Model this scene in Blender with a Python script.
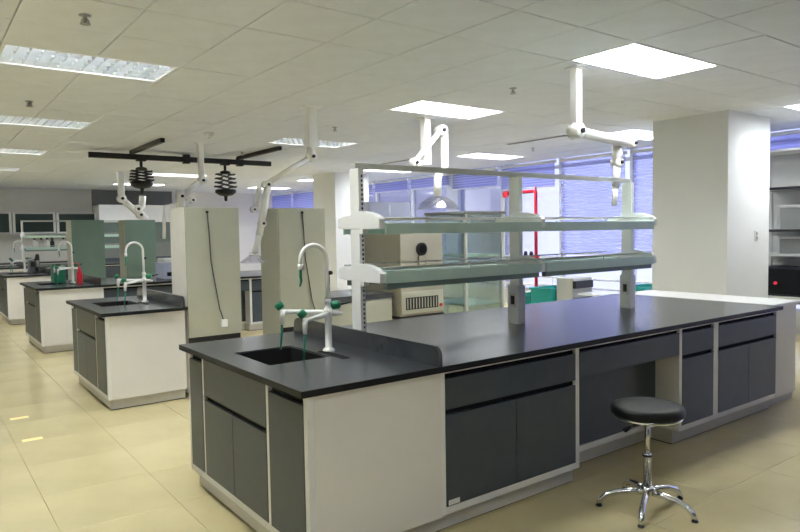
import bpy, bmesh, math, random
from mathutils import Vector, Matrix
random.seed(7)
for o in list(bpy.data.objects): bpy.data.objects.remove(o)
SC = bpy.context.scene
COL = SC.collection

# ------------------------------------------------------------------ camera
CAM_H = 1.5
FPX = 657.36                                    # focal length in pixels of the 800 px wide frame
R_ = Vector((0.80145659, -0.59782587, -0.0164793))
U_ = Vector((0.04464078, 0.03232278, 0.99848006))
F_ = Vector((0.59638455, 0.80097408, -0.05259272))
cam_d = bpy.data.cameras.new('camera')
cam = bpy.data.objects.new('camera', cam_d); COL.objects.link(cam)
cam_d.sensor_width = 36.0; cam_d.lens = FPX / 800 * 36.0
cam_d.clip_start = .05; cam_d.clip_end = 200
M4 = Matrix((R_, U_, -F_)).transposed().to_4x4(); M4.translation = (0, 0, CAM_H)
cam.matrix_world = M4
SC.camera = cam
def project(p):
    d = Vector(p) - Vector((0, 0, CAM_H)); w = d.dot(F_)
    if w < .05: return None
    return 400 + FPX * d.dot(R_) / w, 266 - FPX * d.dot(U_) / w

# ------------------------------------------------------------------ world, exposure
SKY_STRENGTH = 1.15
LAMP_STRENGTH = 16.0
w = bpy.data.worlds.new('World'); SC.world = w; w.use_nodes = True
bg = w.node_tree.nodes['Background']
bg.inputs[0].default_value = (.60, .63, 1.0, 1); bg.inputs[1].default_value = SKY_STRENGTH
vs = SC.view_settings
vs.view_transform = 'Standard'; vs.look = 'None'; vs.gamma = 1.0; vs.use_curve_mapping = False
vs.exposure = 0.66

# ------------------------------------------------------------------ materials
def nodes(m): return m.node_tree.nodes, m.node_tree.links
MATS = {}
def mat(name, col, rough=.5, metal=0.0, spec=.5, emit=None, noise=0.0, nscale=8.0, bump=0.0, bscale=60.0, coat=0.0):
    m = bpy.data.materials.new(name); m.use_nodes = True
    n, l = nodes(m); b = n['Principled BSDF']
    b.inputs['Base Color'].default_value = (*col, 1); b.inputs['Roughness'].default_value = rough
    b.inputs['Metallic'].default_value = metal; b.inputs['Specular IOR Level'].default_value = spec
    b.inputs['Coat Weight'].default_value = coat
    tc = n.new('ShaderNodeTexCoord')
    if noise:
        t = n.new('ShaderNodeTexNoise'); t.inputs['Scale'].default_value = nscale; t.inputs['Detail'].default_value = 5
        l.new(tc.outputs['Object'], t.inputs['Vector'])
        r = n.new('ShaderNodeValToRGB')
        r.color_ramp.elements[0].position = .3; r.color_ramp.elements[1].position = .7
        r.color_ramp.elements[0].color = (*[c * (1 - noise) for c in col], 1)
        r.color_ramp.elements[1].color = (*[min(1, c * (1 + noise)) for c in col], 1)
        l.new(t.outputs['Fac'], r.inputs['Fac']); l.new(r.outputs['Color'], b.inputs['Base Color'])
    if bump:
        t2 = n.new('ShaderNodeTexNoise'); t2.inputs['Scale'].default_value = bscale; t2.inputs['Detail'].default_value = 4
        l.new(tc.outputs['Object'], t2.inputs['Vector'])
        bm_ = n.new('ShaderNodeBump'); bm_.inputs['Strength'].default_value = bump; bm_.inputs['Distance'].default_value = .01
        l.new(t2.outputs['Fac'], bm_.inputs['Height']); l.new(bm_.outputs['Normal'], b.inputs['Normal'])
    if emit:
        b.inputs['Emission Color'].default_value = (*emit[0], 1); b.inputs['Emission Strength'].default_value = emit[1]
    MATS[name] = m
    return m
mat('worktop', (.030, .035, .043), .27, spec=.8, noise=.05, nscale=30, bump=.03, bscale=220)
mat('worktop_edge', (.006, .007, .008), .5, spec=.3)
mat('laminate', (.78, .76, .73), .38, noise=.02, nscale=3)
mat('frame_white', (.80, .80, .79), .35, noise=.015)
mat('door', (.052, .066, .082), .40, spec=.45, noise=.07, nscale=14)
mat('groove', (.006, .007, .008), .8, spec=.2)
mat('plinth', (.62, .60, .55), .45, noise=.03)
mat('floor', (.60, .52, .29), .20, spec=.5, noise=.10, nscale=1.7, bump=.02, bscale=25)
mat('floor_joint', (.33, .29, .18), .6, noise=.05)
mat('ceiling_tile', (.81, .845, .90), .85, noise=.03, nscale=5, bump=.10, bscale=220)
mat('ceiling_void', (.10, .10, .09), .9, noise=.1)
mat('wall', (.82, .81, .76), .8, noise=.02, nscale=2)
mat('column', (.80, .82, .82), .7, noise=.015, nscale=2)
mat('lamp', (.9, .9, .9), .5, emit=((.97, .99, 1.0), LAMP_STRENGTH))
mat('lamp_tube', (.9, .9, .9), .5, emit=((.97, .99, 1.0), LAMP_STRENGTH*1.8))
mat('louvre', (.80, .84, .88), .32, metal=1.0)
mat('white_metal', (.90, .91, .91), .30, noise=.01)
mat('grey_metal', (.52, .53, .50), .38, noise=.02)
mat('cream_metal', (.45, .455, .37), .42, noise=.03, nscale=3)
mat('fridge_side', (.80, .78, .73), .40, noise=.02)
mat('green_metal', (.13, .20, .165), .35, noise=.05, nscale=4)
mat('oven', (.36, .34, .275), .42, noise=.04, nscale=4)
mat('black', (.010, .010, .011), .45, noise=.1)
mat('black_leather', (.006, .008, .009), .5, spec=.35, noise=.15, nscale=40, bump=.12, bscale=250)
mat('chrome', (.72, .73, .74), .14, metal=1.0)
mat('steel', (.45, .46, .46), .30, metal=.8)
mat('tap_white', (.88, .88, .87), .22, coat=.3)
mat('green_knob', (.005, .16, .075), .30)
mat('green_tube', (.02, .22, .15), .35)
mat('red_paint', (.62, .010, .03), .35)
mat('teal', (.02, .36, .32), .45)
mat('shelf_board', (.60, .78, .71), .32, noise=.03)
mat('shelf_under', (.20, .29, .26), .5)
mat('pier_blue', (.50, .54, .70), .5)
mat('mullion', (.78, .80, .86), .4)
mat('tape', (.85, .74, .30), .5)
mat('sticker', (.8, .8, .8), .5)
mat('slate_panel', (.20, .21, .20), .5, noise=.05)
mat('dark_glass', (.035, .055, .052), .12)
mat('cable', (.05, .05, .045), .5)
mat('led_red', (.6, .01, .02), .4, emit=((1, .03, .08), .35))
mat('outside_wall', (.75, .75, .78), .8)
mat('outside_glass', (.18, .22, .35), .2)

def glass(name, tint, gloss):
    m = bpy.data.materials.new(name); m.use_nodes = True
    n, l = nodes(m); n.remove(n['Principled BSDF'])
    t = n.new('ShaderNodeBsdfTransparent'); t.inputs[0].default_value = (*tint, 1)
    g = n.new('ShaderNodeBsdfGlossy'); g.inputs['Roughness'].default_value = .04
    fr = n.new('ShaderNodeFresnel'); fr.inputs[0].default_value = 1.45
    mm = n.new('ShaderNodeMath'); mm.operation = 'MULTIPLY'; mm.inputs[1].default_value = gloss
    mx = n.new('ShaderNodeMixShader')
    l.new(fr.outputs[0], mm.inputs[0]); l.new(mm.outputs[0], mx.inputs[0])
    l.new(t.outputs[0], mx.inputs[1]); l.new(g.outputs[0], mx.inputs[2])
    l.new(mx.outputs[0], n['Material Output'].inputs[0]); MATS[name] = m
glass('window_glass', (.95, .96, 1.0), .8)
glass('green_glass', (.90, .96, .94), .6)
glass('clear_plastic', (.94, .94, .97), .35)
def blind_mat(name, col, trans):
    m = bpy.data.materials.new(name); m.use_nodes = True
    n, l = nodes(m); n.remove(n['Principled BSDF'])
    d = n.new('ShaderNodeBsdfDiffuse'); d.inputs[0].default_value = (*col, 1)
    t = n.new('ShaderNodeBsdfTranslucent'); t.inputs[0].default_value = (*col, 1)
    tr = n.new('ShaderNodeBsdfTransparent'); tr.inputs[0].default_value = (*col, 1)
    wv = n.new('ShaderNodeTexWave'); wv.inputs['Scale'].default_value = 6; wv.bands_direction = 'Z'
    tc = n.new('ShaderNodeTexCoord'); l.new(tc.outputs['Object'], wv.inputs['Vector'])
    mr = n.new('ShaderNodeMapRange'); mr.inputs['To Min'].default_value = trans * .8; mr.inputs['To Max'].default_value = trans * 1.2
    l.new(wv.outputs['Fac'], mr.inputs['Value'])
    m1 = n.new('ShaderNodeMixShader'); m1.inputs[0].default_value = .6
    m2 = n.new('ShaderNodeMixShader')
    l.new(d.outputs[0], m1.inputs[1]); l.new(t.outputs[0], m1.inputs[2])
    l.new(mr.outputs[0], m2.inputs[0]); l.new(m1.outputs[0], m2.inputs[1]); l.new(tr.outputs[0], m2.inputs[2])
    l.new(m2.outputs[0], n['Material Output'].inputs[0]); MATS[name] = m
blind_mat('blind_blue', (.68, .70, .90), .55)
blind_mat('blind_pale', (.80, .82, .96), .75)

# ------------------------------------------------------------------ mesh builder
class MB:
    def __init__(s): s.v = []; s.f = []; s.smooth = []
    def box(s, x0, x1, y0, y1, z0, z1):
        if x0 > x1: x0, x1 = x1, x0
        if y0 > y1: y0, y1 = y1, y0
        b = len(s.v)
        s.v += [(x0,y0,z0),(x1,y0,z0),(x1,y1,z0),(x0,y1,z0),(x0,y0,z1),(x1,y0,z1),(x1,y1,z1),(x0,y1,z1)]
        for q in ((0,3,2,1),(4,5,6,7),(0,1,5,4),(1,2,6,5),(2,3,7,6),(3,0,4,7)):
            s.f.append(tuple(b+i for i in q)); s.smooth.append(False)
        return s
    def prism(s, poly, axis, a, b_):
        # poly: 2-D outline; axis 'x': (y,z) extruded along x; 'y': (x,z); 'z': (x,y)
        n = len(poly); b = len(s.v)
        for t in (a, b_):
            for (p, q) in poly:
                s.v.append({'x': (t, p, q), 'y': (p, t, q), 'z': (p, q, t)}[axis])
        s.f.append(tuple(b+i for i in range(n))[::-1]); s.smooth.append(False)
        s.f.append(tuple(b+n+i for i in range(n))); s.smooth.append(False)
        for i in range(n):
            j = (i+1) % n
            s.f.append((b+i, b+j, b+n+j, b+n+i)); s.smooth.append(False)
        return s
    def tube(s, path, rad, n=12, cap=True):
        path = [Vector(p) for p in path]
        rads = rad if isinstance(rad, (list, tuple)) else [rad]*len(path)
        t0 = (path[1]-path[0]).normalized()
        up = Vector((0,0,1)) if abs(t0.z) < .9 else Vector((1,0,0))
        nrm = t0.cross(up).normalized(); b = len(s.v); prev = t0
        for i, p in enumerate(path):
            if i == 0: t = t0
            elif i == len(path)-1: t = (path[i]-path[i-1]).normalized()
            else: t = ((path[i+1]-path[i]).normalized() + (path[i]-path[i-1]).normalized()).normalized()
            nrm = (prev.rotation_difference(t) @ nrm).normalized(); prev = t
            bi = t.cross(nrm).normalized()
            for k in range(n):
                a = 2*math.pi*k/n
                s.v.append(tuple(p + (nrm*math.cos(a) + bi*math.sin(a))*rads[i]))
        for i in range(len(path)-1):
            for k in range(n):
                k2 = (k+1) % n
                s.f.append((b+i*n+k, b+i*n+k2, b+(i+1)*n+k2, b+(i+1)*n+k)); s.smooth.append(True)
        if cap:
            s.f.append(tuple(b+k for k in range(n))[::-1]); s.smooth.append(False)
            e = b+(len(path)-1)*n
            s.f.append(tuple(e+k for k in range(n))); s.smooth.append(False)
        return s
    def lathe(s, prof, c=(0,0,0), n=24, axis='z', smooth=True):
        b = len(s.v)
        for (r, h) in prof:
            for k in range(n):
                a = 2*math.pi*k/n; x, y = r*math.cos(a), r*math.sin(a)
                p = {'z': (x, y, h), 'x': (h, x, y), 'y': (y, h, x)}[axis]
                s.v.append((p[0]+c[0], p[1]+c[1], p[2]+c[2]))
        for i in range(len(prof)-1):
            for k in range(n):
                k2 = (k+1) % n
                s.f.append((b+i*n+k, b+i*n+k2, b+(i+1)*n+k2, b+(i+1)*n+k)); s.smooth.append(smooth)
        s.f.append(tuple(b+k for k in range(n))[::-1]); s.smooth.append(False)
        e = b+(len(prof)-1)*n
        s.f.append(tuple(e+k for k in range(n))); s.smooth.append(False)
        return s
    def build(s, name, m, parent=None, bevel=0.0, loc=None):
        me = bpy.data.meshes.new(name); me.from_pydata(s.v, [], s.f)
        me.polygons.foreach_set('use_smooth', s.smooth)
        bm = bmesh.new(); bm.from_mesh(me)
        bmesh.ops.recalc_face_normals(bm, faces=bm.faces)
        if bevel:
            ed = [e for e in bm.edges if len(e.link_faces) == 2 and e.calc_face_angle(0) > .6]
            bmesh.ops.bevel(bm, geom=ed, offset=bevel, segments=2, affect='EDGES', profile=.6, clamp_overlap=True)
        bm.to_mesh(me); bm.free()
        me.materials.append(MATS[m])
        o = bpy.data.objects.new(name, me); COL.objects.link(o)
        if parent: o.parent = parent
        if loc: o.location = loc
        return o
def box(name, m, parent, x0, x1, y0, y1, z0, z1, bevel=0.0): return MB().box(x0,x1,y0,y1,z0,z1).build(name, m, parent, bevel)
def tag(o, label, cat, group=None):
    o['label'] = label; o['category'] = cat
    if group: o['group'] = group
    return o
def thing(name, label, cat, loc=(0,0,0), rz=0, group=None):
    o = bpy.data.objects.new(name, None); COL.objects.link(o)
    o.location = loc; o.rotation_euler = (0, 0, rz); o.empty_display_size = .1
    return tag(o, label, cat, group)
def structure(o): o['kind'] = 'structure'; return o
def kids(o): return [c for c in bpy.data.objects if c.parent == o]
def copy_tree(o, label, loc=None, parent=None):
    c = o.copy(); COL.objects.link(c); c.parent = parent
    if label: c['label'] = label
    if loc is not None: c.location = loc
    for ch in kids(o): copy_tree(ch, None, None, c)
    return c
def arc(c, r, a0, a1, n, fn): return [fn(c, r, a0+(a1-a0)*i/n) for i in range(n+1)]

# ------------------------------------------------------------------ room shell
X0, X1, Y0, Y1, CZ = -4.05, 9.7, -2.64, 20.0, 2.8
fl = structure(box('floor', 'floor_joint', None, X0, X1, Y0, Y1, -.2, -.012))
cl = structure(box('ceiling', 'ceiling_void', None, X0, X1, Y0, Y1, 2.92, 3.05))
def visible_area(pts):
    q = [project(p) for p in pts]
    if any(a is None for a in q): return 0
    xs = [a[0] for a in q]; ys = [a[1] for a in q]
    if max(xs) < 0 or min(xs) > 800 or max(ys) < 0 or min(ys) > 532: return 0
    return abs(sum(q[i][0]*q[(i+1)%4][1]-q[(i+1)%4][0]*q[i][1] for i in range(4)))/2
def tiling(root, name, m, gx, gy, z0, z1, skip, gap, limit, below):
    cells = []
    ix0 = math.floor((X0-gx)/.6); iy0 = math.floor((Y0-gy)/.6)
    for i in range(ix0, ix0+26):
        for j in range(iy0, iy0+42):
            x, y = gx+.6*i, gy+.6*j
            a, b, c, d = max(x, X0), min(x+.6, X1), max(y, Y0), min(y+.6, Y1)
            if b-a < .05 or d-c < .05 or skip(a, b, c, d): continue
            z = z0 if below else z1
            cells.append((visible_area([(a,c,z),(b,c,z),(b,d,z),(a,d,z)]), a, b, c, d))
    cells.sort(key=lambda t: -t[0])
    share = MB().box(gap, .6-gap, gap, .6-gap, 0, z1-z0).build(name, m, root, .002)
    first = True; rest = MB()
    for k, (ar, a, b, c, d) in enumerate(cells):
        whole = abs(b-a-.6) < 1e-6 and abs(d-c-.6) < 1e-6
        if k < limit and ar > 0 and whole:
            o = share if first else share.copy()
            if not first: COL.objects.link(o)
            first = False
            o.location = (a, c, z0 + (random.uniform(-.0012, .0012) if below else 0))
        else: rest.box(a+gap, b-gap, c+gap, d-gap, z0, z1)
    r = rest.build(name+'_field', m, root); r['kind'] = 'stuff'
LIGHT_X = [-3.05, .55, 4.15, 7.75]
LIGHT_Y = [-.24, 2.76, 5.16, 8.16, 11.16, 14.16, 17.16]
def in_light(a, b, c, d):
    mx, my = (a+b)/2, (c+d)/2
    return any(lx < mx < lx+1.2 and ly < my < ly+.6 for lx in LIGHT_X for ly in LIGHT_Y)
tiling(cl, 'ceiling_tile', 'ceiling_tile', .55, 2.16, CZ, CZ+.02, in_light, .004, 299, True)
tiling(fl, 'floor_tile', 'floor', .55, .05, -.012, 0, lambda *a: False, .0008, 299, False)

structure(box('wall_left', 'wall', None, X0-.2, X0, Y0, Y1, 0, 2.92))
structure(box('wall_front', 'slate_panel', None, X0-.2, X1+.2, Y0-.2, Y0, 0, 2.92))  # unseen wall behind the camera, made dark so front faces get less bounce light
wb = structure(box('wall_back', 'wall', None, X0-.2, X1+.2, Y1, Y1+.2, 0, 2.92))
for k, (cx0, cx1, cy0, cy1) in enumerate(((7.43, 8.44, 3.76, 4.70), (7.43, 8.31, 12.29, 13.25))):
    structure(MB().box(cx0, cx1, cy0, cy1, 0, 2.92).build('trim_%d' % (k+1), 'column', None, .004))
sw = thing('wall_switch', 'small white double switch plate on the white column face', 'switch', (8.11, 3.76, 1.38))
box('plate', 'white_metal', sw, -.043, .043, -.010, 0, -.06, .06, .003)
for dz in (-.03, .028): box('rocker', 'grey_metal', sw, -.022, .022, -.016, -.009, dz-.018, dz+.018, .002)

# window wall: piers, sill, bays
MUL = [-2.47+1.5*k for k in range(15)] + [20.0]
structure(box('wall_right', 'wall', None, X1, X1+.2, Y0, Y1, 0, .30))
nb = 0
for k in range(len(MUL)-1):
    a, b = MUL[k], MUL[k+1]
    nb += 1
    wn = box('window_%d' % nb, 'mullion', None, X1+.02, X1+.12, a-.035, a+.035, .30, 2.92)
    structure(wn)
    for zz, h in ((.30, .05), (.93, .05), (2.62, .06), (2.86, .06)):
        box('window_bar', 'mullion', wn, X1+.03, X1+.10, a+.035, b-.035, zz, zz+h)
    box('pane', 'window_glass', wn, X1+.055, X1+.063, a+.035, b-.035, .35, 2.86)
structure(box('trim_3', 'pier_blue', None, X1-.02, X1+.20, 10.85, 11.22, .30, 2.92))
structure(box('trim_4', 'pier_blue', None, X1-.02, X1+.20, 15.4, 15.75, .30, 2.92))
# rail along the sill
rl = thing('sill_rail', 'white double guard rail running along the foot of the windows', 'rail', (9.55, 0, 0))
for zz in (.44, .60): MB().tube([(0, 3.5, zz), (0, 15.2, zz)], .016, 8).build('rail_bar', 'white_metal', rl)
for yy in (3.6, 5.0, 6.5, 8.1, 9.5, 11.0, 12.5, 14.0, 15.1): MB().tube([(0, yy, 0), (0, yy, .60)], .014, 8).build('rail_post', 'white_metal', rl)
# blinds
BL = {4: (2.05, 'blind_blue', 'right of the big column, behind the grey rack'), 5: (.95, 'blind_pale', 'right beside the big white column'), 6: (1.05, 'blind_pale', 'behind the right end of the bench rack'),
      7: (2.30, 'blind_blue', 'above the red pipe'), 8: (2.40, 'blind_blue', 'above the glass-door cabinet'), 9: (2.5, 'blind_blue', 'left of the broad blue pier'),
      10: (2.5, 'blind_blue', 'above the beige oven'), 11: (2.45, 'blind_blue', 'beside the distant column'), 12: (1.2, 'blind_blue', 'just beyond the distant column'), 13: (1.1, 'blind_blue', 'farthest from the camera between the tall fridges'), 14: (1.1, 'blind_blue', 'in the corner of the far wall')}
for k, (zb, m, where) in BL.items():
    a, b = MUL[k]+.05, MUL[k+1]-.05
    t = thing('roller_blind', 'blue roller blind in the window ' + where, 'blind', (9.64, (a+b)/2, 2.78), 0, 'roller blinds on the window wall')
    hw = (b-a)/2
    MB().tube([(0, -hw, -.03), (0, hw, -.03)], .03, 10).build('roller', 'white_metal', t)
    box('cloth', m, t, -.0015, .0015, -hw+.02, hw-.02, zb-2.78, -.04)
    box('bottom_bar', 'mullion', t, -.008, .008, -hw+.02, hw-.02, zb-2.80, zb-2.775, .003)

# ------------------------------------------------------------------ ceiling lights
ORD = ['nearest', 'second', 'third', 'fourth', 'fifth', 'sixth', 'seventh']
def make_light(label, loc, mirror):
    t = thing('ceiling_light', label, 'light', loc, 0, 'louvred ceiling lights')
    m = MB(); g = .006
    m.box(g, 1.2-g, g, .03, 0, .012); m.box(g, 1.2-g, .57, .6-g, 0, .012)
    m.box(g, .03, .03, .57, 0, .012); m.box(1.17, 1.2-g, .03, .57, 0, .012)
    m.build('trim_frame', 'white_metal', t)
    m = MB(); m.box(.02, 1.18, .02, .03, .012, .085); m.box(.02, 1.18, .57, .58, .012, .085)
    m.box(.02, .03, .03, .57, .012, .085); m.box(1.17, 1.18, .03, .57, .012, .085); m.box(.02, 1.18, .02, .58, .085, .09)
    m.build('housing', 'white_metal', t)
    box('lamp_panel', 'lamp_tube' if mirror else 'lamp', t, .035, 1.165, .035, .565, .070, .080)
    wd, top, dep = (.016, .066, .006) if mirror else (.004, .055, .030)
    base = None
    for k in range(13):
        x = .03+1.14*(k+1)/14
        if base is None:
            base = MB().prism([(-wd, top), (wd, top), (.002, dep), (-.002, dep)], 'y', .03, .57).build('louvre_blade', 'louvre' if mirror else 'white_metal', t); o = base
        else: o = base.copy(); COL.objects.link(o)
        o.location = (x, 0, 0)
    if mirror:
        m = MB()
        m.prism([(.570, .004), (.570, .066), (.548, .066)], 'x', .03, 1.17); m.prism([(.030, .004), (.052, .066), (.030, .066)], 'x', .03, 1.17)
        m.prism([(1.17, .004), (1.17, .066), (1.148, .066)], 'y', .03, .57); m.prism([(.03, .004), (.052, .066), (.03, .066)], 'y', .03, .57)
        m.build('side_reflector', 'louvre', t)
    for y in ((.165, .30, .435) if mirror else (.21, .39)):
        MB().prism([(y-wd*1.2, top), (y+wd*1.2, top), (y+.002, dep-.002), (y-.002, dep-.002)], 'x', .03, 1.17).build('louvre_rail', 'louvre' if mirror else 'white_metal', t)
    return t
COLN = ['outer left', 'left', 'middle', 'right']
proto = {}
for i, lx in enumerate(LIGHT_X):
    for j, ly in enumerate(LIGHT_Y):
        if j == 0 and i > 1: continue              # unseen lamps over the camera's right left out to darken the front faces
        lab = 'white louvred ceiling light, %s of the %s run' % (ORD[j], COLN[i])
        if i == 2 and j == 1: lab = 'large bright louvred ceiling light nearest the camera above the bench'
        mir = i < 2 or (i == 2 and j == 3)
        if mir not in proto: proto[mir] = make_light(lab, (lx, ly, CZ), mir)
        else: copy_tree(proto[mir], lab, (lx, ly, CZ))

# sprinklers and detectors
def sprinkler(x, y, where):
    t = thing('sprinkler_head', 'small dark ceiling sprinkler head ' + where, 'sprinkler', (x, y, CZ), 0, 'ceiling sprinkler heads')
    MB().lathe([(.035, 0), (.035, -.006), (.012, -.010), (.010, -.045)], n=12).build('stem', 'steel', t)
    MB().lathe([(.030, -.050), (.030, -.054)], n=12).build('deflector', 'steel', t)
    m = MB()
    for s in (-1, 1): m.tube([(s*.012, 0, -.02), (s*.022, 0, -.036), (s*.008, 0, -.05)], .003, 6)
    m.build('frame_arms', 'steel', t)
for x, y, wh in ((.886, 4.248, 'above the nearest left-hand light'), (.974, 7.189, 'between the two left-hand lights'), (4.513, 4.276, 'between the big bright light and the next one'),
              (4.274, 7.036, 'beside the tall fridge pair'), (8.08, 7.23, 'near the windows'), (4.3, 9.92, 'behind the black rail')): sprinkler(x, y, wh)
sd = thing('smoke_detector', 'round white smoke detector on the ceiling above the black rails', 'detector', (3.14, 8.27, CZ))
MB().lathe([(.06, 0), (.06, -.02), (.045, -.045), (.02, -.055)], n=18).build('body', 'white_metal', sd)
MB().lathe([(.012, -.055), (.012, -.062)], n=10).build('sensor', 'grey_metal', sd)
def slot_vent(x, y0, y1, where):
    t = thing('slot_diffuser', 'long thin dark air slot in the ceiling ' + where, 'vent', (x, (y0+y1)/2, CZ))
    L = (y1-y0)/2
    m = MB(); m.box(-.07, -.05, -L, L, -.010, -.002); m.box(.05, .07, -L, L, -.010, -.002); m.build('frame', 'white_metal', t)
    box('slot', 'groove', t, -.05, .05, -L, L, -.006, -.002)
    box('blade', 'grey_metal', t, -.004, .004, -L, L, -.012, -.006)
slot_vent(7.37, 6.0, 7.1, 'behind the nearest extraction arm')
slot_vent(7.32, 9.45, 10.6, 'left of the domed extraction hood')

# ------------------------------------------------------------------ benches
def panel_front(parent, name, axis, s0, s1, z0, z1, face, m='door', thick=.018):
    # a door/drawer slab: axis 'x' lies on a y=const front, axis 'y' on an x=const end
    if axis == 'x': return box(name, m, parent, s0, s1, face-.002, face+thick, z0, z1, .0025)
    return box(name, m, parent, face-.002, face+thick, s0, s1, z0, z1, .0025)
def front_unit(org, xa, xb, doors, label, group, depth=1.445, sticker=False, last=False):
    t = thing('base_cabinet', label, 'cabinet', (org[0]+(xa+xb)/2, org[1], 0), 0, group)
    h = (xb-xa)/2; y0 = .04
    box('carcass', 'laminate', t, -h, h, y0+.03, y0+depth, .10, .818)
    st = .034
    se = .006 if last else st
    box('stile', 'frame_white', t, -h, -h+st, y0, y0+.03, .10, .818, .002); box('stile', 'grey_metal' if last else 'frame_white', t, h-se, h, y0, y0+.03, .10, .818, .002)
    box('bottom_rail', 'frame_white', t, -h+st, h-se, y0, y0+.03, .10, .135, .002)
    box('top_rail', 'frame_white', t, -h+st, h-se, y0, y0+.03, .802, .818)
    a, b = -h+st+.001, h-se-.001
    box('grip_channel', 'groove', t, a, b, y0+.020, y0+.030, .765, .802)
    dr = panel_front(t, 'drawer', 'x', a, b, .622, .776, y0)
    box('grip_channel', 'groove', t, a, b, y0+.020, y0+.030, .590, .622)
    wd = (b-a)/doors
    for k in range(doors):
        panel_front(t, 'door', 'x', a+k*wd+(.0012 if k else 0), a+(k+1)*wd-(.0012 if k < doors-1 else 0), .137, .594, y0)
    box('plinth', 'plinth', t, -h, h, y0+.05, y0+depth-.04, .006, .10)
    box('plinth_shadow_gap', 'groove', t, -h, h, y0+.056, y0+depth-.05, 0, .006)
    if sticker: box('asset_sticker', 'sticker', t, a+.012, a+.085, y0-.0032, y0-.0018, .142, .168)
    return t
def kneehole_unit(org, xa, xb, label, depth=1.445):
    t = thing('kneehole_unit', label, 'cabinet', (org[0]+(xa+xb)/2, org[1], 0))
    h = (xb-xa)/2; y0 = .04
    box('top_rail', 'frame_white', t, -h, h, y0, y0+.03, .802, .818)
    box('grip_channel', 'groove', t, -h, h, y0+.02, y0+.03, .770, .802)
    panel_front(t, 'drawer', 'x', -h+.002, h-.002, .630, .780, y0)
    box('drawer_box', 'laminate', t, -h+.01, h-.01, y0+.03, y0+.165, .66, .80)
    box('back_carcass', 'laminate', t, -h, h, y0+.20, y0+depth, .10, .818)
    panel_front(t, 'back_panel', 'x', -h, h, .137, .80, y0+.18)
    box('bottom_rail', 'frame_white', t, -h, h, y0+.17, y0+.20, .10, .135, .002)
    box('plinth', 'plinth', t, -h, h, y0+.21, y0+depth-.04, .006, .10)
    box('plinth_shadow_gap', 'groove', t, -h, h, y0+.216, y0+depth-.05, 0, .006)
def end_unit(org, label, x1=.772, white_back=False):
    t = thing('sink_cabinet', label, 'cabinet', (org[0]+.042, org[1]+.76, 0), 0, 'sink cabinets at the bench ends')
    o = -.76
    ya, yb = .04+o, 1.495+o; L = x1-.042
    # carcass without a lid so that the sink basin hangs free
    m = MB(); m.box(.03, L, ya, ya+.02, .10, .818); m.box(.03, L, yb-.02, yb, .10, .818); m.box(L-.02, L, ya+.02, yb-.02, .10, .818); m.box(.03, L-.02, ya+.02, yb-.02, .10, .12)
    m.build('carcass', 'laminate', t)
    box('side_panel', 'laminate', t, .0305, L, ya-.012, ya-.0005, .10, .818)
    st = ((.028, .062), (.402, .430), (1.238, 1.264), (1.468, 1.495))
    for a, b in st: box('stile', 'frame_white', t, 0, .03, a+o, b+o, .10, .818, .002)
    for (a, b), dn in zip(((.062, .402), (.430, 1.238), (1.264, 1.468)), (1, 2, 1)):
        a += o; b += o
        box('bottom_rail', 'frame_white', t, 0, .03, a, b, .10, .135, .002)
        box('top_rail', 'frame_white', t, 0, .03, a, b, .800, .818)
        a += .001; b -= .001
        if dn == 1:
            box('grip_channel', 'groove', t, .020, .03, a, b, .76, .80)
            panel_front(t, 'door', 'y', a, b, .137, .772, 0)
        else:
            panel_front(t, 'apron_panel', 'y', a, b, .592, .798, 0)
            box('grip_channel', 'groove', t, .020, .03, a, b, .55, .592)
            mid = (a+b)/2
            panel_front(t, 'door', 'y', a, mid-.0012, .137, .566, 0)
            panel_front(t, 'door', 'y', mid+.0012, b, .137, .566, 0)
    box('plinth', 'plinth', t, .035, L, ya+.045, yb-.04, .006, .10)
    box('plinth_shadow_gap', 'groove', t, .04, L, ya+.05, yb-.05, 0, .006)
    return t
SX0, SX1, SY0, SY1 = .14, .485, .585, 1.03        # sink opening, from the bench corner
def worktop(org, L, label, gl):
    t = thing('worktop', label, 'worktop', (org[0], org[1], .82))
    D = 1.515
    m = MB()
    # one slab with a rectangular hole
    for (a, b, c, d) in ((0, SX0, 0, D), (SX1, L, 0, D), (SX0, SX1, 0, SY0), (SX0, SX1, SY1, D)): m.box(a, b, c, d, 0, .03)
    m.build('slab', 'worktop', t)
    g = MB()
    g.box(-.0015, L+.0015, -.0015, 0, .002, .028); g.box(-.0015, L+.0015, D, D+.0015, .002, .028)
    g.box(-.0015, 0, 0, D, .002, .028); g.box(L, L+.0015, 0, D, .002, .028)
    g.build('edge_band', 'worktop_edge', t)
    r = .05; h = .095
    def rc(cy, a0, a1): return [(cy + r*math.cos(a0+(a1-a0)*i/6), .03+h-r + r*math.sin(a0+(a1-a0)*i/6)) for i in range(7)]
    poly = [(.012, .03)] + [(p[0], p[1]) for p in rc(.012+r, math.pi, math.pi/2)] + [(p[0], p[1]) for p in rc(D-.012-r, math.pi/2, 0)] + [(D-.012, .03)]
    MB().prism(poly, 'x', gl, gl+.020).build('splash_guard', 'worktop', t, .0025)
    return t
def sink(org, label):
    t = thing('sink_basin', label, 'sink', (org[0]+SX0, org[1]+SY0, .56), 0, 'black sink basins')
    W, D = SX1-SX0, SY1-SY0
    m = MB(); e = .002
    m.box(e, .012, e, D-e, 0, .285); m.box(W-.012, W-e, e, D-e, 0, .285); m.box(.012, W-.012, e, .012, 0, .285); m.box(.012, W-.012, D-.012, D-e, 0, .285); m.box(.012, W-.012, .012, D-.012, 0, .012)
    m.build('bowl', 'black', t)
    MB().lathe([(.035, .012), (.035, .018), (.022, .018), (.020, .014)], (W/2, D/2, 0), 16).build('drain', 'steel', t)
    box('drip_channel', 'groove', t, W+.015, W+.060, -.10, .16, .2905, .2925)
    return t

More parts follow.
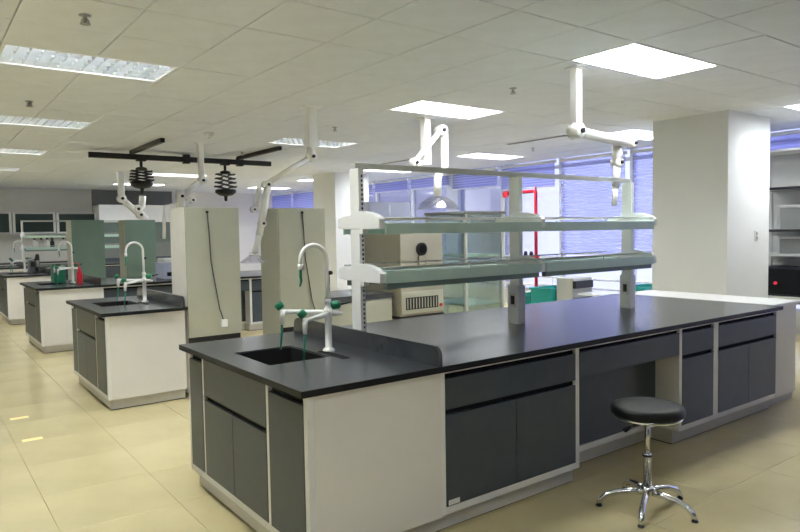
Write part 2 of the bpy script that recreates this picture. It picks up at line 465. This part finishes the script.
def lab_tap(x, y, label, knob='green_knob'):
    t = thing('lab_tap', label, 'tap', (x, y, .85), 0, 'white gooseneck lab taps')
    MB().lathe([(.034, 0), (.034, .010), (.026, .018), (.019, .022), (.018, .185), (.023, .19), (.023, .235), (.016, .239), (.0155, .266), (.019, .268), (.019, .288), (.012, .291)], n=20).build('column', 'tap_white', t)
    R = .080
    path = [(0, 0, .285), (-.001, 0, .40), (-.002, 0, .505)] + [(-.002-R+R*math.cos(a), 0, .505+R*math.sin(a)) for a in [math.pi*k/12 for k in range(1, 13)]] + [(-.003-2*R, 0, .475)]
    g = MB().tube(path, .0115, 12).build('gooseneck', 'tap_white', t)
    MB().tube([(-.163, 0, .485), (-.163, 0, .455)], [.015, .014], 12).build('nozzle', 'tap_white', g)
    MB().tube([(-.163, 0, .456), (-.162, .001, .42), (-.158, .002, .395), (-.166, .004, .365)], [.008, .009, .007, .004], 8).build('hose_tip', 'green_tube', g)
    MB().lathe([(.010, -.012), (.012, 0), (.010, .012)], (.016, -.004, .43), 10, 'x').build('hook_knob', 'black', g)
    # two bowed side arms with valves and nozzles over the sink
    for s, tip in ((1, (-.20, .142, .222)), (-1, (-.20, -.118, .200))):
        mid = [(0, 0, .211), (-.035, s*.055, .213), (-.09, s*.105, .215), (-.15, (tip[1]*.97), (tip[2]+.215)/2), tip]
        a = MB().tube(mid, [.015, .014, .013, .012, .012], 12).build('side_arm', 'tap_white', t)
        MB().tube([(tip[0], tip[1], tip[2]+.012), (tip[0]-.006, tip[1], tip[2]-.02), (tip[0]-.008, tip[1], tip[2]-.07)], [.016, .015, .011], 12).build('nozzle', 'tap_white', a)
        k = Vector(tip) + Vector((-.012, .012, .028))
        d = Vector((-.55, .25, .8)).normalized()
        MB().tube([k-d*.014, k-d*.010, k+d*.018, k+d*.024], [.016, .024, .024, .018], 10).build('valve_knob', knob, a)
        MB().tube([(tip[0]-.008, tip[1], tip[2]-.068), (tip[0]-.010, tip[1]+.004, tip[2]-.13), (tip[0]-.022, tip[1]-.004, tip[2]-.205)], [.0075, .007, .0055], 8).build('tubing', 'green_tube', a)
    b = MB().tube([(0, 0, .211), (.045, -.022, .209), (.07, -.04, .205)], [.016, .015, .009], 12).build('rear_outlet', 'tap_white', t)
    MB().tube([(.020, 0, .250), (.026, -.004, .251), (.058, -.022, .254), (.066, -.026, .255)], [.014, .024, .024, .016], 12).build('valve_knob', knob, t)
    MB().tube([(.062, -.024, .255), (.12, -.055, .267)], .006, 8).build('lever', 'black', t)
    return t

BX, BD = 1.257, 3.52
ROWY = [2.382 + BD*k for k in range(5)]
def full_bench(k, nm, long_):
    org = (BX, ROWY[k])
    end_unit(org, 'white sink cabinet with grey doors at the end of the %s bench' % nm)
    G = 'grey door cabinets under the %s bench' % nm
    front_unit(org, .774, 1.835, 2, 'grey drawer and double door cabinet next to white end panel, %s bench' % nm, G, sticker=(k == 0))
    if long_:
        kneehole_unit(org, 1.836, 2.899, 'knee space with grey drawer and recessed grey panel under the %s bench' % nm)
        front_unit(org, 2.90, 3.382, 1, 'narrow grey drawer and door cabinet beside the knee space, %s bench' % nm, G)
        front_unit(org, 3.383, 4.33, 2, 'grey drawer and double door cabinet at the right end of the %s bench' % nm, G, last=True)
    L = 4.35 if long_ else 1.87
    worktop(org, L, 'long dark slate worktop of the %s bench' % nm, .752)
    sink(org, 'black sink basin sunk in the worktop of the %s bench' % nm)
full_bench(0, 'nearest', True)
full_bench(2, 'third', True)
full_bench(4, 'fifth, farthest', True)
for k, nm in ((1, 'second'), (3, 'fourth')):
    org = (BX, ROWY[k])
    end_unit(org, 'white sink cabinet with grey doors forming the short %s bench' % nm, .715)
    worktop(org, .735, 'short dark slate worktop of the %s bench with sink' % nm, .695)
    sink(org, 'black sink basin sunk in the worktop of the short %s bench' % nm)
for k, nm in enumerate(('on the nearest bench in front of the rack', 'on the short second bench before the tall fridge', 'on the third bench beside the red bottle', 'on the fourth bench at the left edge', )):
    lab_tap(BX+.563-(.10 if k == 3 else 0), ROWY[k]+(.73 if k < 3 else 1.20), 'white lab tap with green valves ' + nm)

# white counter beside the right end of the near bench
sc_ = thing('side_counter', 'plain white side counter butting against the right end of the nearest bench', 'counter', (5.63, 2.46, 0))
box('body', 'laminate', sc_, .006, .48, .03, 1.42, .06, .83)
box('top', 'frame_white', sc_, .003, .50, 0, 1.44, .83, .852, .003)
box('plinth', 'plinth', sc_, .006, .48, .05, 1.40, 0, .06)

# ------------------------------------------------------------------ bench rack
def rack(org_x, yc, label, zscale=1.0):
    t = thing('bench_rack', label, 'shelf rack', (org_x, yc, .85), 0, 'two-tier racks on the benches')
    PX = [0, 1.30, 2.595]
    for k, x in enumerate(PX):
        p = box('post', 'white_metal', t, x-.018, x+.018, -.046, .046, 0, 1.01, .003)
        m = MB()
        for q in range(34): m.box(x+.000, x+.010, -.0475, -.0458, .10+q*.026, .114+q*.026)
        if k == 0: m.build('slot_strip', 'groove', p)
        if k > 0:
            box('base_box', 'white_metal', t, x-.036, x+.036, -.05, .05, 0, .27, .004)
            s = box('socket', 'frame_white', t, x-.042, x-.0355, -.036, .026, .115, .215, .003)
            box('socket_inset', 'black', s, x-.0440, x-.0415, -.022, .012, .135, .195)
    box('top_rail', 'grey_metal', t, -.022, 2.615, -.022, .022, 1.01, 1.042, .003)
    for zs, nm in ((.405, 'lower'), (.675, 'upper')):
        for x in PX:
            zb = zs + (.026 if nm == 'upper' else 0)
            poly = [(-.245, -.036), (-.245, .016), (-.23, .030), (-.19, .046), (-.13, .060), (-.06, .066), (.02, .066), (.05, .044), (.12, .040), (.165, .030), (.18, .018), (.18, -.028), (.05, -.034), (-.05, -.036), (-.05, -.062), (-.085, -.062), (-.085, -.036)]
            poly = [(a, zb+b) for a, b in poly]
            MB().prism(poly, 'x', x-.020, x+.020).build('bracket', 'white_metal', t, .003)
        for a, b in ((PX[0]+.022, PX[1]-.022), (PX[1]+.022, PX[2]-.022)):
            for s in (-1, 1):
                e = .235 if s < 0 else .175
                y0, y1 = sorted((s*.055, s*e))
                bd = box('shelf_board', 'shelf_board', t, a, b, y0, y1, zs-.012, zs+.006)
                ya, yb = sorted((s*e, s*(e+.017)))
                box('front_lip', 'shelf_board', bd, a, b, ya, yb, zs-.040, zs+.022, .004)
                if nm == 'lower': box('under_strip', 'shelf_under', bd, a+.01, b-.01, min(s*(e-.035), s*(e+.001)), max(s*(e-.035), s*(e+.001)), zs-.072, zs-.041, .003)  # darker green strip set below the lower shelf's lip
                MB().tube([(a, s*(e+.008), zs+.048), (b, s*(e+.008), zs+.048)], .005, 8).build('guard_rail', 'grey_metal', bd)
                MB().tube([((a+b)/2, s*(e+.008), zs+.02), ((a+b)/2, s*(e+.008), zs+.048)], .004, 6).build('rail_pin', 'grey_metal', bd)
    return t
rk = rack(2.054, 3.16, 'white two-tier shelf rack standing along the middle of the nearest bench')
copy_tree(rk, 'distant white two-tier shelf rack on the farthest bench at left', (2.075, 17.24, .85))

# ------------------------------------------------------------------ stool
def stool(x, y):
    t = thing('lab_stool', 'round black padded stool on a chrome five-star base before the knee space', 'stool', (x, y, 0), math.radians(12))
    MB().lathe([(.02, .510), (.176, .510), (.186, .516), (.188, .528), (.186, .546), (.178, .557), (.160, .563), (.10, .566), (.02, .567)], n=40).build('seat', 'black_leather', t)
    MB().lathe([(.03, .488), (.150, .490), (.176, .498), (.178, .510), (.03, .510)], n=36).build('seat_ring', 'chrome', t)
    MB().lathe([(.014, .27), (.014, .50)], n=16).build('gas_lift', 'chrome', t)
    MB().lathe([(.021, .085), (.021, .285), (.024, .287), (.024, .296), (.014, .300)], n=18).build('sleeve', 'chrome', t)
    MB().lathe([(.026, .283), (.026, .295)], n=18).build('collar', 'black', t)
    MB().lathe([(.020, .072), (.036, .078), (.038, .118), (.022, .126)], n=18).build('hub', 'chrome', t)
    lv = MB().tube([(-.01, .0, .478), (-.06, .03, .472), (-.095, .048, .458)], .005, 8).build('lever', 'black', t)
    MB().tube([(-.092, .047, .459), (-.135, .068, .442)], [.010, .014], 8).build('lever_grip', 'black', lv)
    base = None
    for k in range(5):
        if base is None:
            base = MB().tube([(.03, 0, .090), (.09, 0, .090), (.16, 0, .080), (.210, 0, .064), (.240, 0, .038), (.250, 0, .012)], [.018, .018, .017, .016, .015, .014], 12).build('leg', 'chrome', t)
            ft = MB().lathe([(.016, 0), (.018, .003), (.015, .010), (.008, .012)], (.25, 0, 0), 12).build('foot', 'black', base); o = base
        else:
            o = base.copy(); COL.objects.link(o); f2 = ft.copy(); COL.objects.link(f2); f2.parent = o
        o.rotation_euler = (0, 0, math.radians(72*k + 50))
stool(3.10, 1.985)

# ------------------------------------------------------------------ fridges, oven, glass cabinet
def fridge(x, y, w_, d, h, label, group, face, side, cord=True):
    t = thing('fridge', label, 'fridge', (x, y, 0), 0, group)
    box('body', side, t, 0, w_, .02, d-.05, .555, h, .004)
    box('back_panel', face, t, .0, w_, 0, .0195, .555, h, .003)
    box('side_skin', side, t, -.004, -.0002, .02, d-.05, .04, h, 0)
    box('compressor_bay', 'black', t, .004, w_-.004, .03, d-.05, .04, .553)
    dr = box('door', side, t, 0, w_, d-.048, d, .06, h-.01, .008)
    for fx in (.05, w_-.05):
        for fy in (.06, d-.09): MB().lathe([(.02, 0), (.018, .04)], (fx, fy, 0), 10).build('foot', 'black', t)
    if cord:
        cx = w_*(.40 if side == 'fridge_side' else .50)
        c = MB().tube([(cx, -.006, h-.05), (cx+.012, -.008, h-.25), (cx+.02, -.008, h-.50), (cx+.06, -.008, h-.75), (cx+.09, -.008, h-.95), (cx+.125, -.008, h-1.06), (cx+.13, -.008, .64)], .005, 6).build('power_cord', 'cable', t)
        MB().lathe([(.012, -.014), (.014, 0)], (cx, 0, h-.045), 10, 'y').build('cord_gland', 'black', t)
        box('plug', 'white_metal', t, cx+.10, cx+.155, -.035, -.001, .63, .70, .006)
    return t
fridge(2.010, 5.95, .515, .44, 1.752, 'tall beige fridge with cord on its back beside the short second bench', 'tall fridges in the second row', 'cream_metal', 'fridge_side')
fridge(2.940, 5.95, .525, .44, 1.752, 'tall beige fridge with cord behind the nearest tap, right of its twin', 'tall fridges in the second row', 'cream_metal', 'cream_metal')
fridge(2.34, 13.0, .55, .50, 1.80, 'tall green-grey cabinet behind the red bottle, the left of two', 'green-grey tall cabinets', 'green_metal', 'cream_metal', False)
fridge(3.26, 13.0, .55, .50, 1.80, 'tall green-grey cabinet behind the second bench tap, the right of two', 'green-grey tall cabinets', 'green_metal', 'cream_metal', False)

ov = thing('drying_oven', 'boxy beige drying oven with round port and vent grille on a black stand', 'oven', (4.475, 6.0, .52))
box('casing', 'oven', ov, 0, .63, 0, .85, 0, 1.02, .012)
box('base_panel', 'cream_metal', ov, .005, .625, -.012, -.0005, .03, .28, .004)
g = box('vent_grille', 'black', ov, .06, .54, -.0165, -.0125, .075, .215)
for q in range(11): box('grille_bar', 'cream_metal', g, .075+q*.043, .088+q*.043, -.021, -.0168, .085, .205)
MB().lathe([(.075, -.028), (.075, 0)], (.30, 0, .77), 24, 'y').build('port_ring', 'black', ov)
MB().lathe([(.05, -.034), (.045, -.028)], (.30, 0, .77), 20, 'y').build('port_cap', 'groove', ov)
box('pipe_stub', 'oven', ov, .25, .31, -.028, -.001, .56, .69, .006)
MB().lathe([(.02, -.03), (.02, -.001)], (.58, 0, .10), 12, 'y').build('knob', 'red_paint', ov)
st = thing('oven_stand', 'low black stand under the beige drying oven', 'stand', (4.475, 6.0, 0))
box('top', 'black', st, .0, .65, 0, .86, .48, .519, .004)
for a in (.02, .59):
    for b in (.02, .80): box('leg', 'black', st, a, a+.04, b, b+.04, 0, .48)

gc = thing('glass_cabinet', 'tall green-tinted glass-door cabinet standing right of the beige oven', 'cabinet', (5.46, 5.98, 0))
W_, D_, H_ = .66, .76, 1.70
for a in (0, W_-.03):
    for b in (0, D_-.03): box('frame_post', 'grey_metal', gc, a, a+.03, b, b+.03, 0, H_)
box('top', 'slate_panel', gc, -.02, W_+.02, -.02, D_+.02, H_, H_+.035, .004)
box('bottom', 'grey_metal', gc, .0, W_, 0, D_, .10, .13)
for a, b, c, d in ((.03, W_-.03, .008, .014), (.03, W_-.03, D_-.014, D_-.008)): box('glass_panel', 'green_glass', gc, a, b, c, d, .13, H_)
for a in (.008, W_-.014): box('glass_panel', 'green_glass', gc, a, a+.006, .03, D_-.03, .13, H_)
for zz in (.56, 1.17): box('shelf', 'shelf_board', gc, .031, W_-.031, .02, D_-.02, zz, zz+.018)
box('handle', 'steel', gc, W_/2-.008, W_/2+.008, -.02, .008, .82, 1.02)

# ------------------------------------------------------------------ black ceiling rails and scissor hangers
RY, RZ = 10.5, 2.705
r1 = thing('ceiling_rail', 'long black crosswise rail hanging under the ceiling with two scissor hangers', 'rail', (2.2, RY, RZ))
box('beam', 'black', r1, -.04, 2.86, -.04, .04, -.045, .035, .004)
for xx in (1.40, 2.30): box('end_stop', 'black', r1, xx-.05, xx+.05, -.05, .05, -.07, .07, .008)
for xx, lb in ((2.77, 'left'), (4.49, 'right')):
    t = thing('ceiling_rail', 'short black rail running toward the camera above the %s hanger' % lb, 'rail', (xx, RY-.02, 2.770))
    box('beam', 'black', t, -.03, .03, -1.5, .06, -.0295, .0295, .004)
def scissor(x, label, h):
    t = thing('scissor_hanger', label, 'hanger', (x, RY, RZ-.036), 0, 'black scissor hangers')
    box('trolley', 'black', t, -.07, .07, -.05, .05, -.03, 0, .006)
    MB().tube([(0, 0, -.03), (0, 0, -.13)], .022, 10).build('swivel', 'black', t)
    MB().lathe([(.05, -.12), (.085, -.135), (.085, -.165), (.05, -.175)], n=16).build('top_plate', 'black', t)
    n = 4; z0 = -.18; dz = (h-.29)/n
    for k in range(n):
        za = z0-k*dz; R = .138+.008*k
        for s in (-1, 1):
            for yy in (-.05, .05):
                MB().prism([(-s*R, za-.007), (-s*R, za+.007), (s*R, za-dz+.007), (s*R, za-dz-.007)], 'y', yy-.006, yy+.006).build('scissor_arm', 'black', t)
        for s in (-1, 1):
            MB().tube([(s*R*.35, 0, za), (s*R*1.12, 0, za)], [.012, .016], 8).build('pivot_rod', 'black', t)
            MB().tube([(s*R, -.07, za), (s*R, .07, za)], .013, 8).build('cross_rod', 'black', t)
    zb = z0-n*dz
    MB().lathe([(.16, zb+.02), (.17, zb-.03), (.11, zb-.075), (.03, zb-.09), (.022, zb-.17)], n=18).build('spring_cup', 'black', t)
scissor(2.90, 'black scissor hanger on the left half of the black rail', .47)
scissor(4.24, 'black scissor hanger on the right half of the black rail', .56)

# ------------------------------------------------------------------ extraction arms
def joint(parent, p, r, axis='y', name='joint'):
    j = MB().lathe([(r*.7, -r*.95), (r, -r*.8), (r, r*.8), (r*.7, r*.95)], p, 18, axis).build(name, 'tap_white', parent)
    MB().lathe([(r*.34, -r*1.3), (r*.34, r*1.3)], p, 10, axis).build('clamp_knob', 'black', j)
    return j
def ext_arm(label, x, y, zb, pw, segs, joints, hood=None):
    """segs: lists of local points (relative to x,y,0) drawn as tubes with a radius"""
    t = thing('extraction_arm', label, 'extraction arm', (x, y, CZ), 0, 'white fume extraction arms')
    zl = -CZ
    box('ceiling_plate', 'white_metal', t, -pw*.9, pw*.9, -pw*.9, pw*.9, -.012, 0, .002)
    box('drop_column', 'white_metal', t, -pw/2, pw/2, -pw/2, pw/2, zb-CZ, -.012, .006)
    for pts, r in segs: MB().tube([(a, b, c+zl) for a, b, c in pts], r, 14).build('arm_tube', 'tap_white', t)
    for p, r in joints: joint(t, (p[0], p[1], p[2]+zl), r)
    if hood:
        (hx, hy, hz), kind = hood; hz += zl
        if kind == 'dome':
            MB().lathe([(.035, .05), (.045, .02), (.05, 0)], (hx, hy, hz), 16).build('hood_collar', 'tap_white', t)
            pr_ = [(.05, 0), (.12, -.022), (.19, -.065), (.24, -.125), (.262, -.155), (.256, -.155), (.234, -.122), (.186, -.060), (.118, -.016), (.046, .004)]
            MB().lathe(pr_, (hx, hy, hz), 28).build('dome_hood', 'clear_plastic', t)
        else:
            MB().lathe([(.045, .03), (.05, 0), (.13, -.055), (.14, -.075), (.132, -.075), (.045, -.005)], (hx, hy, hz), 22).build('cone_hood', 'clear_plastic', t)
            MB().lathe([(.052, .01), (.055, -.005)], (hx, hy, hz), 16).build('hood_collar', 'grey_metal', t)
    return t
ext_arm('white extraction arm reaching right above the rack from the big bright light', 4.38, 3.46, 2.355, .072,
        [([(0, 0, 2.36), (-.01, -.01, 2.27)], .035), ([(-.01, -.015, 2.285), (.76, -.015, 2.235)], .042), ([(.60, .03, 2.23), (.60, .03, 2.06)], .046), ([(.60, .03, 2.07), (.575, .03, 1.85)], .034), ([(.575, .03, 1.86), (.555, .03, 1.69)], .024)],
        [((-.015, -.015, 2.285), .062), ((.74, -.015, 2.238), .044), ((.60, .03, 2.07), .046)])
ext_arm('white extraction arm with clear domed hood seen over the rack top rail', 4.83, 5.95, 2.26, .09,
        [([(-.01, 0, 2.27), (-.19, -.02, 2.275)], .04), ([(-.19, -.02, 2.275), (.20, -.02, 2.66)], .034), ([(-.08, .02, 2.25), (.02, .02, 2.42)], .018), ([(.20, -.02, 2.68), (.275, -.02, 2.675)], .062), ([(.265, -.02, 2.69), (.27, -.02, 2.22), (.18, -.02, 2.17), (.155, -.02, 2.10), (.152, -.02, 1.90)], .048)],
        [((-.19, -.02, 2.275), .055), ((.21, -.02, 2.67), .066)], ((.152, -.02, 1.90), 'dome'))
ext_arm('white extraction arm hanging down between the two tall beige fridges', 3.385, 6.06, 2.385, .105,
        [([(0, 0, 2.39), (0, 0, 2.29)], .046), ([(0, 0, 2.285), (-.52, 0, 1.99)], .030), ([(-.50, -.02, 1.99), (-.615, -.02, 1.48)], .036), ([(-.57, .04, 1.97), (-.63, .04, 1.72)], .024), ([(-.61, -.02, 1.50), (-.67, -.02, 1.30)], .030)],
        [((0, 0, 2.29), .050), ((-.51, 0, 1.985), .044), ((-.58, -.02, 1.60), .038), ((-.65, .02, 1.74), .030)], ((-.672, -.02, 1.29), 'cone'))
ext_arm('thin white extraction arm in front of the long black rail', 3.37, 9.23, 2.345, .075,
        [([(0, 0, 2.35), (.01, 0, 2.27)], .05), ([(.02, 0, 2.27), (-.30, 0, 2.04)], .048), ([(-.30, 0, 2.13), (-.305, 0, 1.80)], .062), ([(-.14, 0, 1.99), (-.52, 0, 1.90), (-.54, 0, 1.75), (-.55, 0, 1.45)], .024)],
        [((.01, 0, 2.27), .06), ((-.30, 0, 2.04), .06), ((-.14, 0, 1.99), .045)])
ext_arm('distant white extraction arm above the right green-grey cabinet', 3.50, 14.17, 2.33, .115,
        [([(0, 0, 2.34), (0, 0, 2.25)], .07), ([(0, 0, 2.26), (.36, 0, 1.93)], .065), ([(.42, 0, 2.32), (.40, 0, 2.12), (.30, 0, 2.02), (.36, 0, 1.93), (.48, 0, 1.83)], .07)],
        [((0, 0, 2.26), .085), ((.36, 0, 1.93), .08), ((.31, 0, 2.05), .08)])

# ------------------------------------------------------------------ by the windows
rp = thing('red_pipe', 'thin red fire pipe with valve rising in front of the windows', 'pipe', (9.3, 8.26, 0))
MB().tube([(0, 0, 0), (0, 0, 2.17), (0, .012, 2.195), (0, .03, 2.2), (0, .75, 2.2)], .032, 12).build('pipe', 'red_paint', rp)
MB().lathe([(.05, -.05), (.05, .05)], (0, .75, 2.19), 14, 'y').build('valve_body', 'red_paint', rp)
MB().lathe([(.05, -.012), (.05, .012)], (-.06, .72, 2.16), 16, 'x').build('valve_wheel', 'red_paint', rp)
MB().tube([(0, 0, 2.19), (0, 0, 2.28)], .018, 8).build('vent_stub', 'red_paint', rp)
MB().lathe([(.055, -.03), (.055, .03)], (0, 0, .98), 14).build('coupling', 'red_paint', rp)
MB().lathe([(.06, -.02), (.06, .02)], (0, 0, .15), 14).build('coupling', 'red_paint', rp)
for d in (.10, .24): MB().lathe([(.02, .96), (.035, .98), (.035, 1.06), (.02, 1.09)], (-.02, d, 0), 10).build('gauge', 'black', rp)
MB().tube([(0, .28, .98), (0, 0, .98)], .02, 8).build('branch', 'red_paint', rp)
for (x, y, z, lab, sx, sy) in ((8.85, 7.5, .50, 'teal plastic bin standing below the red pipe by the windows', .30, .22), (8.9, 5.75, .62, 'teal plastic bin standing by the windows next to the column', .28, .17), (8.8, 7.95, .36, 'low teal plastic bin left of the red pipe', .2, .16)):
    t = thing('plastic_bin', lab, 'bin', (x, y, 0), 0, 'teal plastic bins')
    m = MB(); q = .02
    m.prism([(-sx, -sy), (sx, -sy), (sx, sy), (-sx, sy)], 'z', 0, .02)
    for a, b, c, d in ((-sx, sx, -sy, -sy+q), (-sx, sx, sy-q, sy), (-sx, -sx+q, -sy+q, sy-q), (sx-q, sx, -sy+q, sy-q)): m.box(a, b, c, d, .02, z)
    m.build('tub', 'teal', t)
    m = MB(); m.box(-sx-.02, sx+.02, -sy-.02, -sy, z-.04, z); m.box(-sx-.02, sx+.02, sy, sy+.02, z-.04, z); m.box(-sx-.02, -sx, -sy, sy, z-.04, z); m.box(sx, sx+.02, -sy, sy, z-.04, z)
    m.build('rim', 'teal', t)
it = thing('instrument_trolley', 'grey instrument trolley with black end caps standing by the windows', 'trolley', (8.9, 7.0, 0))
box('body', 'grey_metal', it, -.25, .25, -.10, .24, .12, .68, .01)
for zz in (.30, .58): box('end_cap', 'black', it, -.26, .2, -.165, -.101, zz-.06, zz+.06, .006)
box('side_tray', 'white_metal', it, -.22, .22, -.62, -.17, .42, .45, .004)
for a in (-.2, .2):
    for b in (-.58, .2): MB().lathe([(.03, 0), (.03, .10)] if b > 0 else [(.012, 0), (.012, .42)], (a, b, 0), 10).build('leg', 'black', it)
# rack behind the column at the right edge
rs = thing('storage_rack', 'grey metal storage rack behind the white column at the right edge', 'rack', (8.98, 2.6, 0))
for a in (0, .44):
    for b in (0, 1.56): box('upright', 'grey_metal', rs, a, a+.04, b, b+.04, 0, 2.48)
box('back_sheet', 'grey_metal', rs, .45, .465, .04, 1.56, .45, 2.46)
for zz in (.55, 1.10, 1.42, 1.96, 2.44): box('shelf', 'grey_metal', rs, .0, .45, .04, 1.56, zz, zz+.03)
for zz in (1.425, 1.965): box('edge_strip', 'black', rs, -.012, -.001, .0, 1.60, zz-.01, zz+.022)
bxs = thing('black_instrument', 'black boxy instrument with a red lamp on the grey storage rack', 'instrument', (9.01, 3.42, .58))
box('casing', 'black', bxs, 0, .36, 0, .70, 0, .38, .01)
box('front_bezel', 'groove', bxs, -.012, -.001, .03, .67, .03, .35, .004)
MB().lathe([(.022, -.022), (.022, -.012)], (0, .50, .17), 12, 'x').build('indicator_lamp', 'led_red', bxs)
for i, (yy, zb, hh, wd_) in enumerate(((3.05, 1.131, .20, .34), (3.5, 1.131, .22, .4), (3.3, 1.451, .30, .6))):
    t = thing('storage_box', 'pale grey storage box on the rack behind the column, ' + ('small one', 'middle shelf one beside the column', 'large one on the upper shelf')[i], 'box', (9.05, yy, zb), 0, 'boxes on the storage rack')
    box('body', 'slate_panel', t, 0, .34, 0, wd_, 0, hh-.03, .005)
    box('lid', 'grey_metal', t, -.008, .348, -.008, wd_+.008, hh-.03, hh, .004)

# ------------------------------------------------------------------ far wall
for k in range(6):
    x = -2.1+k*1.02
    t = thing('wall_cabinet', 'dark glass wall cabinet on the far wall, %s from the left' % ['first', 'second', 'third', 'fourth', 'fifth', 'sixth'][k], 'cabinet', (x+1.2, 19.62, 1.60), 0, 'wall cabinets on the far wall')
    box('body', 'slate_panel', t, .0, 1.0, .03, .38, 0, .56)
    m = MB(); m.box(0, .06, 0, .029, 0, .56); m.box(.94, 1.0, 0, .029, 0, .56); m.box(.06, .94, 0, .029, 0, .04); m.box(.06, .94, 0, .029, .52, .56); m.build('door_frame', 'frame_white', t)
    box('door_glass', 'dark_glass', t, .06, .94, .010, .02, .04, .52)
hd = thing('fume_hood', 'broad white hood box on the far wall above the green-grey cabinets', 'hood', (4.15, 19.2, 0))
box('canopy', 'frame_white', hd, 0, 2.3, 0, .8, 1.88, 2.36, .01)
box('work_chamber', 'slate_panel', hd, .05, 2.25, .1, .8, .9, 1.88)
box('sash', 'green_glass', hd, .08, 2.2, .03, .045, 1.3, 1.88)
box('base_cabinet', 'door', hd, 0, 2.3, .05, .8, .05, .9)
structure(box('trim_5', 'slate_panel', None, 4.15, 6.35, 19.9, 20.0, 2.36, 2.80))
wc = thing('wall_counter', 'pale counter and tiled splash running along the far wall', 'counter', (-2.0, 19.35, 0))
box('body', 'laminate', wc, 0, 6.0, .03, .64, .05, .82)
box('top', 'worktop', wc, -.02, 6.02, 0, .645, .82, .85)
for k in range(6): box('door', 'door', wc, .04+k*.99, .96+k*.99, .012, .0295, .10, .78)

# ------------------------------------------------------------------ small things on the benches
rb = thing('wash_bottle', 'red wash bottle on the third bench beside the tap', 'bottle', (1.875, 9.98, .85))
MB().lathe([(.036, 0), (.040, .01), (.040, .13), (.026, .17), (.018, .18)], n=16).build('body', 'red_paint', rb)
MB().lathe([(.022, .18), (.022, .215), (.012, .22)], n=12).build('cap', 'red_paint', rb)
MB().tube([(0, 0, .215), (0, 0, .26), (-.03, 0, .29), (-.07, 0, .27)], .006, 8).build('spout', 'red_paint', rb)
gb = thing('green_crate', 'dark green plastic crate on the third bench behind the tap', 'crate', (1.62, 10.40, .85))
box('tub', 'green_knob', gb, 0, .15, 0, .26, 0, .20, .01); box('lid', 'green_tube', gb, -.01, .16, -.01, .27, .20, .235, .008); box('handle', 'black', gb, .04, .11, .11, .15, .235, .26, .004)
ib = thing('grey_instrument', 'dark grey bench instrument on the fourth bench at left', 'instrument', (1.75, 13.74, .85))
box('body', 'slate_panel', ib, 0, .17, 0, .28, 0, .22, .01); box('screen', 'black', ib, .02, .15, -.008, -.001, .11, .20); box('lid', 'steel', ib, -.02, .17, 0, .28, .221, .25, .006)
km = thing('microscope', 'small black microscope on the fourth bench beside the grey instrument', 'microscope', (1.855, 13.60, .85))
box('foot', 'black', km, -.07, .07, -.09, .11, 0, .03, .006); box('pillar', 'black', km, -.025, .025, .05, .11, .03, .24, .006)
MB().tube([(0, .08, .24), (0, -.02, .26), (0, -.05, .34)], [.04, .04, .028], 12).build('head', 'black', km)
MB().tube([(0, -.02, .24), (0, -.03, .12)], .02, 10).build('objective', 'steel', km); box('stage', 'black', km, -.06, .06, -.09, .04, .09, .105)
def bottle(x, y, z, m, lab, s=1.0):
    t = thing('reagent_bottle', lab, 'bottle', (x, y, z), 0, 'reagent bottles on the far rack')
    MB().lathe([(.04*s, 0), (.042*s, .01*s), (.042*s, .11*s), (.018*s, .145*s), (.018*s, .16*s)], n=14).build('body', m, t)
    MB().lathe([(.023*s, .16*s), (.023*s, .195*s)], n=12).build('cap', 'black', t)
for k, x in enumerate((2.30, 2.44, 2.56, 2.66, 2.90, 3.02)):
    bottle(x, 17.10, .85+.405+.007, ('white_metal', 'clear_plastic', 'white_metal', 'dark_glass', 'white_metal', 'white_metal')[k], 'reagent bottle with black cap on the far rack, %s from the left' % ORD[k].replace('nearest', 'first'), 1.15)
mn = thing('water_bath', 'pale blue bench instrument on the third bench right of the green cabinets', 'instrument', (3.0, 9.9, .85))
box('body', 'pier_blue', mn, 0, .5, 0, .4, 0, .24, .015); box('control_panel', 'groove', mn, .05, .45, -.008, -.001, .04, .10); box('lid', 'white_metal', mn, .02, .48, .02, .38, .241, .30, .02)
for k, (x, y) in enumerate(((.50, 6.24), (.50, 5.51))):
    t = tag(MB().box(x+.10, x+.235, y-.035, y+.035, .0001, .0008).build('floor_tape', 'tape', None), 'strip of yellow marking tape on the floor, the %s one' % ('farther' if k == 0 else 'nearer'), 'tape', 'yellow floor tapes')

tc_ = thing('tall_cabinet', 'tall pale blue-grey cabinet seen behind the rack beside the beige oven', 'cabinet', (6.35, 9.4, 0))
box('body', 'pier_blue', tc_, 0, .9, .02, .5, .08, 2.02, .006)
for a in (0.003, .452): box('door', 'pier_blue', tc_, a, a+.445, 0, .0195, .10, 2.0, .004)
for a in (.41, .475): box('handle', 'steel', tc_, a, a+.015, -.02, -.0005, 1.0, 1.15, .003)
box('plinth', 'black', tc_, .02, .88, .05, .48, 0, .08)

lc = thing('low_cabinet', 'low cream cabinet with dark top left of the beige oven', 'cabinet', (3.53, 6.08, 0))
box('body', 'laminate', lc, 0, .88, .02, .70, .08, .74)
box('top', 'worktop', lc, -.01, .89, 0, .72, .74, .80, .003)
for a in (.004, .443): box('door', 'cream_metal', lc, a, a+.433, .004, .0195, .10, .73, .003)
box('plinth', 'black', lc, .02, .86, .06, .68, 0, .08)
